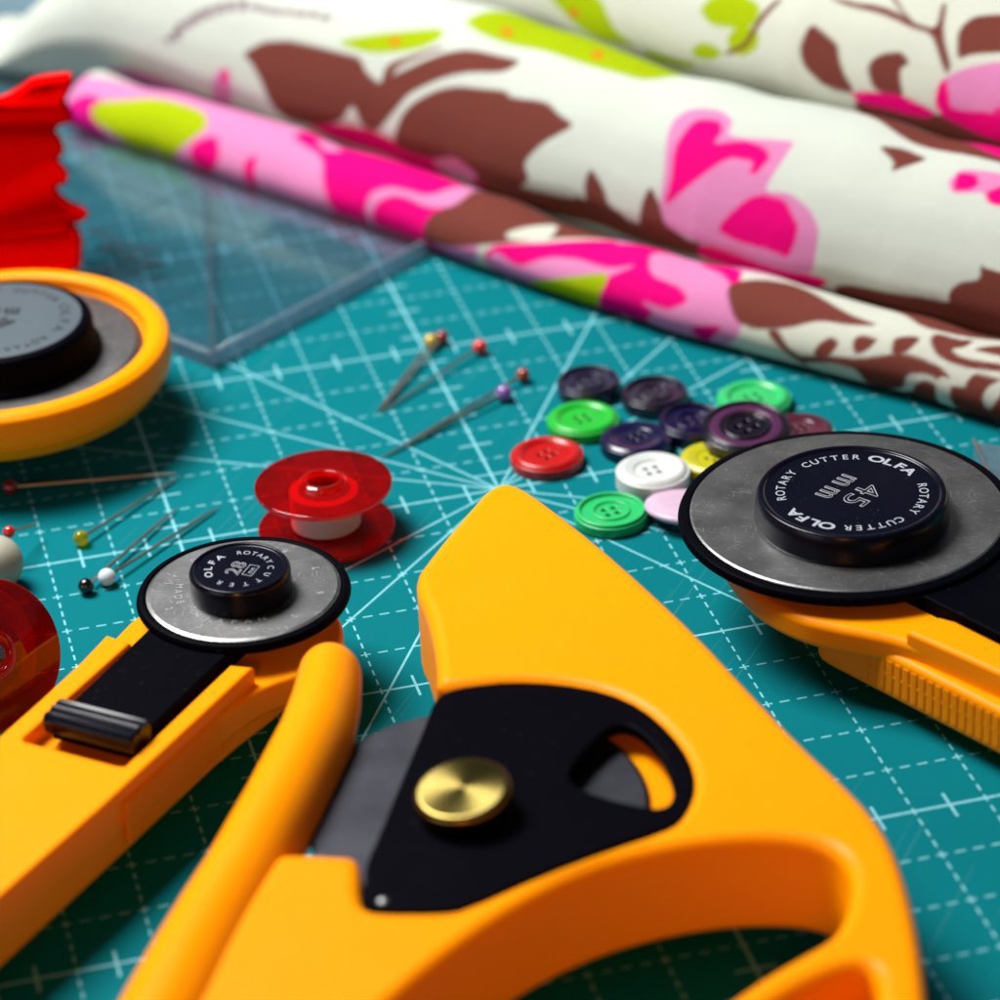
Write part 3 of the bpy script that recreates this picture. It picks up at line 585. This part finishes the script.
# thumb tab: a block with three ridges across its top
bm = bmesh.new()
pf = [(3.36, 1.40), (3.34, 1.58), (3.36, 1.65), (3.41, 1.68), (3.47, 1.66), (3.49, 1.63), (3.52, 1.66), (3.58, 1.69), (3.64, 1.66), (3.67, 1.63), (3.70, 1.66), (3.76, 1.67), (3.81, 1.64), (3.84, 1.58), (3.80, 1.40)]
ends = []
for v in (-.80, -.76, .55, .59):
    sh = .03 if v in (-.80, .59) else 0
    row = []
    for u, z in pf:
        x, y = F.p(u + (sh if u < 3.5 else -sh), v); row.append(bm.verts.new((x, y, z - (sh if z > 1.5 else 0))))
    ends.append(row)
for a, b in zip(ends, ends[1:]):
    for k in range(len(pf)): bm.faces.new((a[k], a[(k + 1) % len(pf)], b[(k + 1) % len(pf)], b[k]))
bm.faces.new(ends[0][::-1]); bm.faces.new(ends[-1])
link('thumb_tab', finish(bm, 40), MAT['cap'], sl)
def disc(r0, r1, z0, z1, b=.03): return rprof([(r0, z0), (r1, z0), (r1, z1), (r0, z1)], b)
lathe('blade_guard', MAT['black'], t, rprof([(0, 1.46), (1.46, 1.46), (1.49, 1.52), (1.46, 1.60), (1.38, 1.612), (1.355, 1.585), (0, 1.585)], .02), (cA[0], cA[1], 0), 96)
bl = lathe('blade', MAT['steel'], t, [(0, 1.592), (1.345, 1.592), (1.345, 1.602), (1.30, 1.622), (0, 1.624)], (cA[0], cA[1], 0), 96, angle=3)
bm = bmesh.new()
ring_text(bm, 'MADE', cA, .95, 1.628, 158, 186, .15, inward=True)
ring_text(bm, 'IN', cA, .93, 1.628, 206, 214, .15, inward=True)
ring_text(bm, 'JAPAN', cA, .93, 1.628, 226, 276, .15, inward=True)
for i, ch in enumerate('1234567890'):
    a = math.radians(155 + i * 36); put_char(bm, ch, (cA[0] + 1.14 * math.cos(a), cA[1] + 1.14 * math.sin(a), 1.628), a + PI / 2, .15)
link('engraving', finish(bm, smooth=False), MAT['etch'], bl)
kA = (-4.737, -4.407, 1.75); kA = (kA[0], kA[1])
cap = lathe('cap_nut', MAT['cap'], t, rprof([(0, 1.62), (.70, 1.62), (.70, 1.75), (.70, 1.97), (.67, 2.025), (.64, 2.025), (.62, 1.995), (.58, 1.995), (0, 1.995)], .02), (*kA, 0), 96, angle=28)
bm = bmesh.new(); zt = 1.998
ring_text(bm, 'OLFA', kA, .385, zt, 183, 118, .15, 1.25, .02)
ring_text(bm, 'ROTARY', kA, .385, zt, 80, 8, .13)
ring_text(bm, 'CUTTER', kA, .385, zt, -14, -140, .13)
line_text(bm, '28', (kA[0] - .05, kA[1] + .03), zt, math.radians(54), .29, .18, 1.1, .019)
line_text(bm, 'mm', (kA[0], kA[1]), zt, math.radians(54), .10, .085, .9, 0, -.17)
w0 = Vector((math.cos(math.radians(54)), math.sin(math.radians(54)))); w1 = Vector((w0.y, -w0.x))
bc = Vector(kA) + w1 * .17
for s in (-1, 1):
    q = bc + w1 * s * .07; box_into(bm, q, w0, .28, .008, zt, zt + .004)
    q = bc + w0 * s * .135; box_into(bm, q, w1, .14, .008, zt, zt + .0035)
link('lettering', finish(bm, smooth=False), MAT['white_ink'], cap)

# ------------------------------------------------------------------ large cutter (right)
cB = (3.892, -4.924, 1.5); F = Frame(cB, -63.6)
t = thing('rotary_cutter', 'large yellow rotary cutter with bare scratched blade and 45 mm cap, at the right', 'rotary cutter', (cB[0], cB[1], 0), G)
head = chaikin(F.P([(-1.7, -.8), (-1.9, .2), (-1.5, 1.3), (-.4, 2.0), (1.0, 2.0), (2.2, 1.7), (4, 1.55), (6, 1.5), (6, -1.42), (4.2, -1.46), (3.2, -1.52), (2.6, -1.6), (2.2, -1.76), (1.7, -2.0), (1.2, -2.18), (.5, -2.2), (-.2, -2.0), (-1.0, -1.6)]), 2)
low = chaikin(F.P([(1.05, -1.68), (.98, -1.5), (1.25, 1.2), (3, 1.4), (13, 1.2), (13, -1.56), (1.4, -1.72)]), 1)
ridge = F.P([(2.62, -1.58), (2.66, -1.0), (2.9, -.92), (13, -.92), (13, -1.44), (4.3, -1.46), (3.4, -1.52)])
ridge2 = F.P([(2.6, .95), (2.6, 1.5), (4, 1.45), (13, 1.2), (13, .95)])
hB = slab('handle', MAT['yellow'], t, [(head, [], .84, 1.28, .12, 6), (low, [], .32, 1.04, .10, 5), (ridge, [], .9, 1.44, .07, 4), (ridge2, [], .9, 1.44, .07, 4)])
bm = bmesh.new()
def sideB(u): return float(np.interp(u, [1.4, 13], [-1.70, -1.56]))
for k in range(52):
    u = 2.0 + k * .145
    b = sideB(u); d = Vector(F.p(u + .05, sideB(u + .05))) - Vector(F.p(u - .05, sideB(u - .05)))
    box_into(bm, F.p(u, b), d.normalized(), .085, .05, .45, .93)
for k in range(26):
    u = 2.0 + k * .28; d = Vector(F.p(u + .28, sideB(u + .28))) - Vector(F.p(u, sideB(u)))
    box_into(bm, F.p(u + .14, sideB(u + .14)), d.normalized(), .282, .045, .68, .71)
link('grip_ribs', finish(bm, smooth=False), MAT['yellow'], hB)
slab('slider_arm', MAT['black'], t, [(F.P([(.4, -.86), (9, -.86), (9, .86), (.4, .86)]), [], 1.22, 1.52, .03, 3)])
lathe('blade_guard', MAT['black'], t, rprof([(0, 1.42), (2.32, 1.42), (2.39, 1.46), (2.40, 1.52), (2.37, 1.585), (2.26, 1.60), (2.19, 1.575), (0, 1.575)], .02), (cB[0], cB[1], 0), 128)
lathe('blade', MAT['steel'], t, [(0, 1.582), (2.225, 1.582), (2.225, 1.60), (2.20, 1.618), (0, 1.62)], (cB[0], cB[1], 0), 128, angle=3)
kB = (3.871, -5.174, 1.95); kB = (kB[0], kB[1])
cap = lathe('cap_nut', MAT['cap'], t, rprof([(0, 1.61), (1.36, 1.61), (1.375, 1.66), (1.355, 1.96), (1.32, 2.06), (1.25, 2.065), (1.22, 2.03), (1.15, 2.03), (0, 2.03)], .07, 6), (*kB, 0), 128, angle=28)
bm = bmesh.new(); zt = 2.034
for a0 in (0, 180):
    ring_text(bm, 'OLFA', kB, .93, zt, a0 + 50, a0 + 17, .235, 1.3, .03)
    ring_text(bm, 'ROTARY CUTTER', kB, .94, zt, a0 - 8, a0 - 113, .19, 1.0, .006)
line_text(bm, '45', kB, zt, math.radians(216), .52, .34, 1.15, .013, .19)
line_text(bm, 'mm', kB, zt, math.radians(216), .52, .42, .80, .013, -.20)
link('lettering', finish(bm, smooth=False), MAT['white_ink'], cap)

# ------------------------------------------------------------------ round-headed cutter (left edge, further back)
cC = (-7.004, 4.515, 1.6); F = Frame(cC, 172)
t = thing('rotary_cutter', 'round headed yellow rotary cutter with grey label cap at the left edge', 'rotary cutter', (cC[0], cC[1], 0), G)
bm = bmesh.new()
lathe_into(bm, rprof([(0, .55), (1.9, .55), (2.45, .72), (2.68, 1.02), (2.68, 1.04), (2.66, 1.055), (2.68, 1.07), (2.72, 1.2), (2.70, 1.52), (2.58, 1.60), (2.42, 1.60), (2.34, 1.55), (2.33, 1.36), (0, 1.36)], .05, 5), (cC[0], cC[1], 0), 128)
slab_into(bm, F.P([(1.2, -1.6), (3.2, -1.5), (12, -1.2), (12, 1.2), (3.2, 1.5), (1.2, 1.6)]), [], .3, 1.34, .12, 4)
slab_into(bm, F.P([(2.6, -1.5), (12, -1.15), (12, 1.15), (2.6, 1.5)]), [], .9, 1.62, .12, 4)
soft(link('head_and_handle', finish(bm, 40), MAT['yellow'], t))
lathe('blade', MAT['steel'], t, [(0, 1.38), (2.27, 1.38), (2.27, 1.40), (2.16, 1.44), (0, 1.44)], (cC[0], cC[1], 0), 128, angle=3)
kC = (-7.004, 4.287, 2.1); kC = (kC[0], kC[1])
cap = lathe('cap_nut', MAT['black'], t, rprof([(0, 1.43), (1.60, 1.43), (1.60, 1.52), (1.5, 1.60), (1.50, 1.95), (1.46, 2.04), (1.36, 2.06), (1.31, 2.04), (0, 2.04)], .03), (*kC, 0), 96, angle=28)
lathe('label_disc', MAT['label'], cap, rprof([(0, 2.03), (1.33, 2.03), (1.33, 2.062), (0, 2.065)], .01), (*kC, 0), 96)
bm = bmesh.new(); zt = 2.07
for a0 in (0, 180):
    ring_text(bm, 'OLFA', kC, 1.0, zt, a0 + 5, a0 - 35, .24, 1.4)
    ring_text(bm, 'ROTARY CUTTER', kC, 1.0, zt, a0 - 55, a0 - 157, .2)
line_text(bm, '45', kC, zt, math.radians(160), .46, .32, 1.15, .03, .10)
line_text(bm, 'mm', kC, zt, math.radians(160), .40, .32, .85, .03, -.26)
link('lettering', finish(bm, smooth=False), MAT['grey_ink'], cap)

# ------------------------------------------------------------------ big squeeze-handle cutter (front)
cD = (-2.549, -7.916, 0)
t = thing('rotary_cutter', 'biggest yellow cutter with squeeze lever, black plate and brass knob, nearest in front', 'rotary cutter', (cD[0], cD[1], 0), G)
nose = [(-2.955,-8.303), (-2.851,-8.09), (-2.749,-7.724), (-2.626,-7.048), (-2.54,-6.233), (-2.548,-5.743), (-2.452,-5.279), (-2.274,-5.003), (-1.806,-4.361), (-1.298,-3.709), (-0.955,-3.283), (-0.661,-3.17), (-0.447,-3.366), (-0.249,-3.888), (0.156,-5.286), (0.471,-6.623), (0.749,-7.968), (0.971,-9.457), (1.178,-10.723), (1.398,-11.756), (1.505,-12.411), (1.514,-13.103), (1.388,-13.935), (1.16,-14.918), (0.825,-16.041), (0.397,-17.329), (-0.223,-19.102), (-2.99,-19.751), (-6.606,-17.735), (-8.105,-16.163), (-7.591,-14.981), (-7.228,-13.476), (-6.53,-12.45), (-5.83,-11.437), (-5.536,-11.048), (-5.257,-11.117)]
bay = [(-4.808,-11.306), (-4.619,-11.388), (-4.621,-11.62), (-4.757,-12.237), (-4.739,-12.426), (-4.6,-12.552), (-3.934,-12.766), (-3.676,-12.789), (-2.634,-12.409), (-1.834,-12.185), (-1.038,-12.017), (-0.772,-11.887), (-0.51,-11.534), (-0.36,-11.181), (-0.281,-10.684), (-0.323,-10.064), (-0.493,-9.411), (-0.811,-8.915), (-1.314,-8.526), (-1.914,-8.277), (-2.434,-8.229)]
hole1 = [(-5.583,-14.912), (-4.938,-14.298), (-4.151,-13.661), (-3.298,-13.091), (-2.467,-12.69), (-1.67,-12.47), (-0.788,-12.419), (-0.073,-12.523), (0.484,-12.725), (0.789,-12.994), (0.86,-13.353), (0.751,-13.791), (0.51,-14.256), (0.219,-14.596), (-0.235,-14.799), (-0.797,-15.058), (-1.456,-15.462), (-2.295,-16.13), (-3.188,-16.879), (-4.52,-16.959), (-5.42,-16.177)]
hole2 = [(-2.086,-16.545), (-1.364,-15.891), (-0.565,-15.413), (0.101,-15.194), (0.409,-15.197), (0.455,-15.458), (0.261,-16.045), (-0.288,-17.284), (-1.033,-18.051), (-1.974,-17.919), (-2.328,-17.316)]
outer = chaikin(nose[1:] + bay, 1)
holes = [chaikin(hole1, 2), chaikin(hole2, 2)]
floor_ = chaikin([(-4.417,-12.791), (-3.594,-11.868), (-2.727,-10.406), (-2.096,-9.218), (-1.922,-7.796), (-0.44,-8.29), (0.221,-10.454), (-0.12,-11.705), (-0.721,-12.206), (-1.89,-12.378), (-2.635,-12.636), (-3.366,-12.889), (-3.983,-12.97)], 1)
slab('body', MAT['yellow'], t, [(outer, holes, .58, 2.0, .19, 8), (floor_, [], .62, 1.54, .05, 4), (chaikin([(-2.525,-8.592), (-1.37,-8.73), (-0.661,-9.929), (-1.038,-11.184), (-2.134,-11.487), (-3.053,-11.188)], 2), [], .01, .7, .05, 3)])
# black plate with its window, lying a little below the rim of the bay
plate = chaikin([(-2.937,-8.32), (-3.181,-8.845), (-3.493,-9.451), (-3.823,-10.1), (-4.24,-10.938), (-4.514,-11.448), (-4.618,-11.75), (-4.723,-12.333), (-4.596,-12.516), (-3.929,-12.73), (-3.622,-12.749), (-2.627,-12.373), (-1.826,-12.15), (-1.028,-11.982), (-0.687,-11.854), (-0.411,-11.461), (-0.255,-11.087), (-0.193,-10.605), (-0.258,-9.976), (-0.451,-9.313), (-0.789,-8.834), (-1.3,-8.467), (-1.901,-8.217), (-2.416,-8.146), (-2.758,-8.182)], 1)
win = chaikin([(-1.791,-10.516), (-1.49,-10.132), (-1.178,-9.814), (-0.893,-9.6), (-0.69,-9.714), (-0.578,-10.082), (-0.529,-10.517), (-0.578,-11.094), (-0.707,-11.431), (-0.889,-11.526), (-1.101,-11.391), (-1.389,-11.164), (-1.679,-10.846)], 2)
cp = slab('cover_plate', MAT['black'], t, [(plate, [win], 1.76, 1.93, .05, 4)])
bm = bmesh.new(); bx = (-4.514, -12.313, 1.94)
lathe_into(bm, [(0, .035), (.05, .025), (.075, 0)], (bx[0], bx[1], 1.925), 20); link('rivet', finish(bm), MAT['steel'], cp)
bD = (-2.898, -10.304, 1.61)
lathe('blade', MAT['steel_dull'], t, [(0, 1.56), (2.15, 1.57), (2.15, 1.58), (2.09, 1.61), (0, 1.61)], (bD[0], bD[1], 0), 128, angle=3)
kD = (-3.175, -10.885, 2.28)
kn = lathe('brass_knob', MAT['brass'], t, rprof([(0, 2.02), (.53, 2.02), (.60, 2.08), (.60, 2.24), (.55, 2.29), (0, 2.295)], .03, 5), (kD[0] + .26, kD[1] + .14, .03), 96, axis=(-.12, -.06, 1), angle=24)
sx = (-3.336, -11.065, 1.95)
lathe('stem', MAT['steel_bright'], kn, rprof([(0, 1.72), (.33, 1.72), (.33, 2.1), (.40, 2.14), (0, 2.14)], .03), (kD[0], kD[1], 0), 48)
# squeeze lever: a tapered rounded bar beside the blade
c = [(-4.055, -7.086, 1.72), (-4.238, -7.701, 1.72), (-4.525, -8.44, 1.71), (-4.887, -9.128, 1.7), (-5.236, -9.781, 1.68), (-5.598, -10.406, 1.66), (-5.937, -11.016, 1.64), (-6.393, -11.77, 1.62), (-6.775, -12.437, 1.6), (-7.153, -13.136, 1.58), (-7.729, -14.199, 1.55), (-8.349, -15.326, 1.5)]
r = [.42, .455, .49, .50, .505, .51, .52, .54, .56, .585, .60, .61]
dv = (Vector(c[0]) - Vector(c[1])).normalized()
pts, rad = [], []
for k in range(9):
    a = PI / 2 * (1 - k / 9); pts.append(Vector(c[0]) + dv * .42 * math.sin(a)); rad.append(max(.015, .42 * math.cos(a)))
bm = bmesh.new(); tube_into(bm, pts + [Vector(p) for p in c], rad + r, 40, 1.15)
link('squeeze_lever', finish(bm, 60), MAT['yellow'], t)

# ------------------------------------------------------------------ bobbins
def bobbin(base, axis, label, thread='thread', R=1.04, H=.86):
    t = thing('bobbin', label, 'bobbin', base, 'clear red plastic bobbins')
    ax = Vector(axis).normalized(); b = Vector(base)
    for k, z in enumerate((0.02, H - .10)):
        fl = rprof([(.24, z), (R, z), (R, z + .09), (.42, z + .09), (.40, z + .09), (.24, z + .09), (.24, z)], .025)
        lathe('flange', MAT['red_clear'], t, fl, b, 96, ax, root=t)
    lathe('hub', MAT['red_clear'], t, rprof([(.24, .03), (.24, H + .05), (.30, H + .06), (.36, H + .02), (.37, H - .02), (.37, .115), (.26, .115)], .02), b, 64, ax, root=t)
    if thread:
        pr = [(.39, .13)]
        for k in range(14): z = .14 + k * .043; pr += [(.495, z), (.525, z + .021)]
        pr += [(.39, .135 + 14 * .043)]
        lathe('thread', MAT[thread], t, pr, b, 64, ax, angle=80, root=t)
    return t
n = NT('white_thread'); n.set(base=(.62, .57, .54), rough=.85); n.bump(n.noise(30, 2), .3, .02); MAT['thread'] = n.m
MAT['shade_core'] = plastic('shade_core_fill', (.03, .002, .003), .9, .2)  # dark winding added in place of the shaded hollow inside the left bobbin
bobbin((-2.802, -0.392, 0), (0, 0, 1), 'red bobbin lying flat with white thread, behind the small cutter')
b2 = (-8.216, -3.92, 1)
axn = Vector((.38, -.78, .42)).normalized()
bb = Vector(b2) - axn * .82
bobbin(tuple(bb), axn, 'dark red bobbin standing on its rim, cut by the left edge', 'shade_core', 1.06, .86)

# cream bead
n = NT('cream_bead'); n.set(base=n.mix(n.noise(7, 5, .7), (.36, .36, .27), (.46, .46, .36)), rough=.5); n.bump(n.noise(22, 3), .15, .02); MAT['bead'] = n.m
bp = (-7.809, -0.435, 0.42)
o = lathe('bead', MAT['bead'], None, [(max(0, .42 * math.cos(a)), .42 * math.sin(a)) for a in [PI / 2 - PI * k / 24 for k in range(25)]], bp, 48)
rebase(o); tag(o, 'cream round bead beside the dark red bobbin at the left edge', 'bead')

# ------------------------------------------------------------------ pins
def glass(name, c, clear=False):
    n = NT(name); n.set(base=c, rough=.12, coat=.6, spec=.6)
    if clear: n.set(sss=.4); n.b.inputs['Subsurface Radius'].default_value = (.3, .3, .3); n.b.inputs['Subsurface Scale'].default_value = .3
    return n.m
HEADS = {'red': glass('red_glass', (.62, .004, .003)), 'darkred': glass('dark_red_glass', (.22, .004, .006)), 'amber': glass('amber_glass', (.26, .025, .004)), 'purple': glass('purple_glass', (.22, .10, .36), True),
         'black': glass('black_glass', (.004, .004, .005)), 'white': glass('white_glass', (.62, .72, .80), True), 'yellow': MAT['glass_yellow'], 'ochre': glass('ochre_glass', (.50, .36, .02), True)}
def pin(head, tip, kind, label, r=.125, bend=0):
    h, p = Vector(head), Vector(tip)
    t = thing('dressmaking_pin', label, 'pin', (h.x, h.y, 0), 'glass headed pins scattered on the mat')
    lathe('head', HEADS[kind], t, [(max(0, r * math.cos(a)), r * math.sin(a)) for a in [PI / 2 - PI * k / 16 for k in range(17)]], h, 28)
    bm = bmesh.new(); d = (p - h).normalized(); s = h + d * r * .8
    m = (s + p) / 2 + Vector((0, 0, bend))
    tube_into(bm, [s, (s * 3 + p) / 4 + Vector((0, 0, bend * .7)), m, (s + p * 3) / 4 + Vector((0, 0, bend * .7)), (s + p * 11) / 12, p], [.026, .026, .026, .026, .02, .003], 10)
    link('shaft', finish(bm, 60), MAT['pin_steel'], t); return t
pin((0.13, 5.014, 0.13), (-1.279, 2.978, 0.03), 'ochre', 'pin with an ochre glass head, touching a dark red one near the fabric')
pin((0.34, 5.096, 0.13), (-1.202, 3.02, 0.05), 'darkred', 'pin with a dark red head right behind the ochre headed pin', .115)
pin((0.853, 4.527, 0.13), (-1.175, 2.994, 0.04), 'red', 'pin with a bright red head, alone between the ochre and amber heads', .125)
pin((0.814, 2.793, 0.14), (-1.563, 1.498, 0.03), 'purple', 'pin with a pale purple head, in front of the amber headed pin', .135)
pin((1.272, 3.318, 0.13), (-1.325, 1.618, 0.05), 'amber', 'pin with a brown amber head just beyond the purple head', .115)
pin((-7.274, 2.345, 0.12), (-4.673, 2.054, 0.05), 'darkred', 'pin with a dark red head in the shadow of the round headed cutter', .12)
pin((-6.438, 0.389, 0.13), (-4.658, 1.966, 0.04), 'yellow', 'pin with a clear yellow glass head beside the grid line', .12)
pin((-6.57, -1.04, 0.13), (-4.855, 0.988, 0.05), 'black', 'pin with a shiny black glass head beside the white one', .12)
pin((-6.235, -0.9, 0.14), (-4.228, 0.825, 0.04), 'white', 'pin with a milky white glass head beside the black one', .135)
pin((-7.508, 0.186, 0.55), (-7.023, 0.815, 0.25), 'red', 'pin with a small red head behind the cream bead', .095)

# ------------------------------------------------------------------ buttons
def bmat(name, c, rough=.25, spec=.5, sss=0):
    n = NT(name); n.set(base=n.mix(n.noise(5, 4, .7), tuple(x * .68 for x in c), tuple(min(1, x * .9) for x in c)), rough=rough, spec=spec, coat=.15, coatr=.25)
    n.bump(n.noise(14, 3), .08, .03)
    if sss: n.set(sss=sss); n.b.inputs['Subsurface Radius'].default_value = (.3, .5, .3); n.b.inputs['Subsurface Scale'].default_value = .2
    return n.m
def button(pos, z, R, mat, label, style='rim', rot=0.0, tilt=(0, 0), H=.22):
    bm = bmesh.new(); hr = R * .075; g = R * .2
    hs = [] if style == 'dome' else [circle((g * math.cos(rot + PI / 4 + k * PI / 2), g * math.sin(rot + PI / 4 + k * PI / 2)), hr, 16) for k in range(4)]
    if style == 'dome':
        lathe_into(bm, rprof([(0, 0), (R * .9, 0), (R, H * .35), (R * .96, H * .62), (R * .7, H * .95), (0, H * 1.15)], .05, 5), (0, 0, 0), 64)
    else:
        slab_into(bm, circle((0, 0), R, 64), hs, 0, H * .72, .022, 3)
        if style == 'rim':      # broad raised rim with a dished middle
            lathe_into(bm, rprof([(R * .60, H * .6), (R * .63, H * .80), (R * .74, H), (R * .88, H * .95), (R * .955, H * .7), (R * .93, H * .5)], .03), (0, 0, 0), 64)
        elif style == 'flat':
            lathe_into(bm, rprof([(R * .45, H * .6), (R * .50, H * .78), (R * .80, H * .92), (R * .95, H * .72), (R * .93, H * .5)], .04), (0, 0, 0), 64)
        elif style == 'ring':   # narrow ring round the holes and an outer rim
            lathe_into(bm, rprof([(R * .80, H * .6), (R * .84, H * .95), (R * .93, H * .95), (R * .97, H * .6)], .03), (0, 0, 0), 64)
            lathe_into(bm, rprof([(R * .42, H * .6), (R * .45, H * .86), (R * .52, H * .86), (R * .55, H * .6)], .03), (0, 0, 0), 64)
    o = soft(link('button', finish(bm, 40, dist=.0005), mat))
    o.location = (pos[0], pos[1], z); o.rotation_euler = (tilt[0], tilt[1], 0)
    return tag(o, label, 'button', 'loose buttons beside the large cutter')
navy = bmat('navy_button', (.004, .004, .045)); violet = bmat('violet_black_button', (.018, .013, .035)); smoke = bmat('smoke_button', (.016, .014, .045))
green = bmat('bright_green_button', (.012, .52, .035), .35, sss=.1); mint = bmat('mint_green_button', (.02, .58, .16), .35, sss=.1); red = bmat('red_button', (.56, .003, .003), .3)
white = bmat('white_button', (.74, .78, .76), .35, sss=.1); pink = bmat('pale_pink_button', (.70, .50, .66), .4); yel = bmat('yellow_button', (.58, .56, .01), .3)
maroon = bmat('maroon_button', (.09, .012, .03)); blackb = bmat('black_button', (.008, .006, .016), .2); plum = bmat('plum_band', (.085, .018, .075), .3)
button((2.184, 2.579, 0.1), .01, .52, smoke, 'smoky dark button with a pale centre, farthest left of the dark ones', 'ring', .3, H=.28)
button((3.085, 1.864, 0.1), .01, .54, violet, 'violet black button right of the smoky one, beyond the navy ones', 'ring', .9, H=.28)
button((1.776, 1.496, 0.1), .01, .58, green, 'bright green button between the red and the smoky button', 'rim', .2)
button((0.921, 0.544, 0.1), .01, .575, red, 'glossy red button at the left end of the pile', 'rim', .6)
button((2.374, 0.552, 0.12), .01, .57, navy, 'glossy navy button touching the white one', 'flat', .4, H=.26)
button((3.362, 0.763, 0.14), .03, .54, navy, 'navy four hole button half under the big black button', 'ring', .1, (.05, .03), H=.26)
button((4.564, 1.277, 0.1), .01, .60, mint, 'mint green button farthest back, behind the big black button', 'rim', .2)
button((4.919, 0.057, 0.1), .01, .52, maroon, 'maroon button showing behind the large cutter', 'flat', .2)
button((3.355, -0.395, 0.1), .01, .53, yel, 'yellow button between the white button and the large cutter', 'flat', .7)
button((2.29, -0.648, 0.18), .01, .575, white, 'thick white button with four holes', 'flat', .1, H=.36)
button((1.371, -1.485, 0.1), .01, .56, mint, 'mint green four hole button nearest the big cutter nose', 'ring', .15)
button((2.487, -1.765, 0.15), .10, .66, pink, 'smooth pale pink domed button under the edge of the large cutter', 'dome', 0, (-.12, .10), H=.2)
bb = button((3.969, -0.121, 0.38), .30, .70, blackb, 'big black button with a plum band, lying on top of the others', 'ring', .5, (.10, -.04), H=.24)
o = lathe('plum_band', plum, None, rprof([(.40, .16), (.42, .20), (.56, .20), (.585, .16)], .02), (0, 0, 0), 64); o.parent = bb

# ------------------------------------------------------------------ light
W = bpy.data.worlds.new('World'); SC.world = W; W.use_nodes = True
bg = W.node_tree.nodes['Background']; bg.inputs[0].default_value = (.70, .86, 1.0, 1); bg.inputs[1].default_value = .065
def area(name, pos, to, sx, sy, power, col):
    l = bpy.data.lights.new(name, 'AREA'); l.shape = 'RECTANGLE'; l.size = sx; l.size_y = sy; l.energy = power; l.color = col
    o = bpy.data.objects.new(name, l); COL.objects.link(o); o.location = pos
    o.rotation_euler = (Vector(to) - Vector(pos)).to_track_quat('-Z', 'Y').to_euler(); return o
area('window_light', (-22, 20, 53), (0, 1, 0), 27, 27, 78000, (1, .99, .97))
area('warm_fill', (-21, -50, 22), (0, -4, 0), 6, 6, 4400, (1, .34, .10))  # added warm fill near the camera, turns the shaded yellow sides orange
area('cool_side_fill', (-58, -30, 16), (0, -4, 1), 34, 18, 3800, (.78, .88, 1))  # added dim cool fill, gives cap sides and steel something to reflect

# ------------------------------------------------------------------ camera
cam = bpy.data.cameras.new('camera'); co = bpy.data.objects.new('camera', cam); COL.objects.link(co)
R3, U3, F3 = Vector((0.966955, -0.251299, -0.042985)), Vector((0.160969, 0.471028, 0.867307)), Vector((0.197706, 0.845566, -0.495914))
mw = Matrix((R3, U3, -F3)).transposed().to_4x4(); mw.translation = Vector((-9.998750, -42.791659, 24.905209)); co.matrix_world = mw
cam.sensor_width = 36; cam.lens = 36 * 3.2697; cam.clip_start = .5; cam.clip_end = 1000
cam.dof.use_dof = True; cam.dof.focus_distance = 46.2; cam.dof.aperture_fstop = cam.lens * .001 / .72
SC.camera = co
SC.render.engine = 'CYCLES'
SC.view_settings.view_transform = 'Standard'; SC.view_settings.look = 'None'; SC.view_settings.exposure = 0; SC.view_settings.gamma = 1
SC.cycles.max_bounces = 12; SC.cycles.transparent_max_bounces = 16
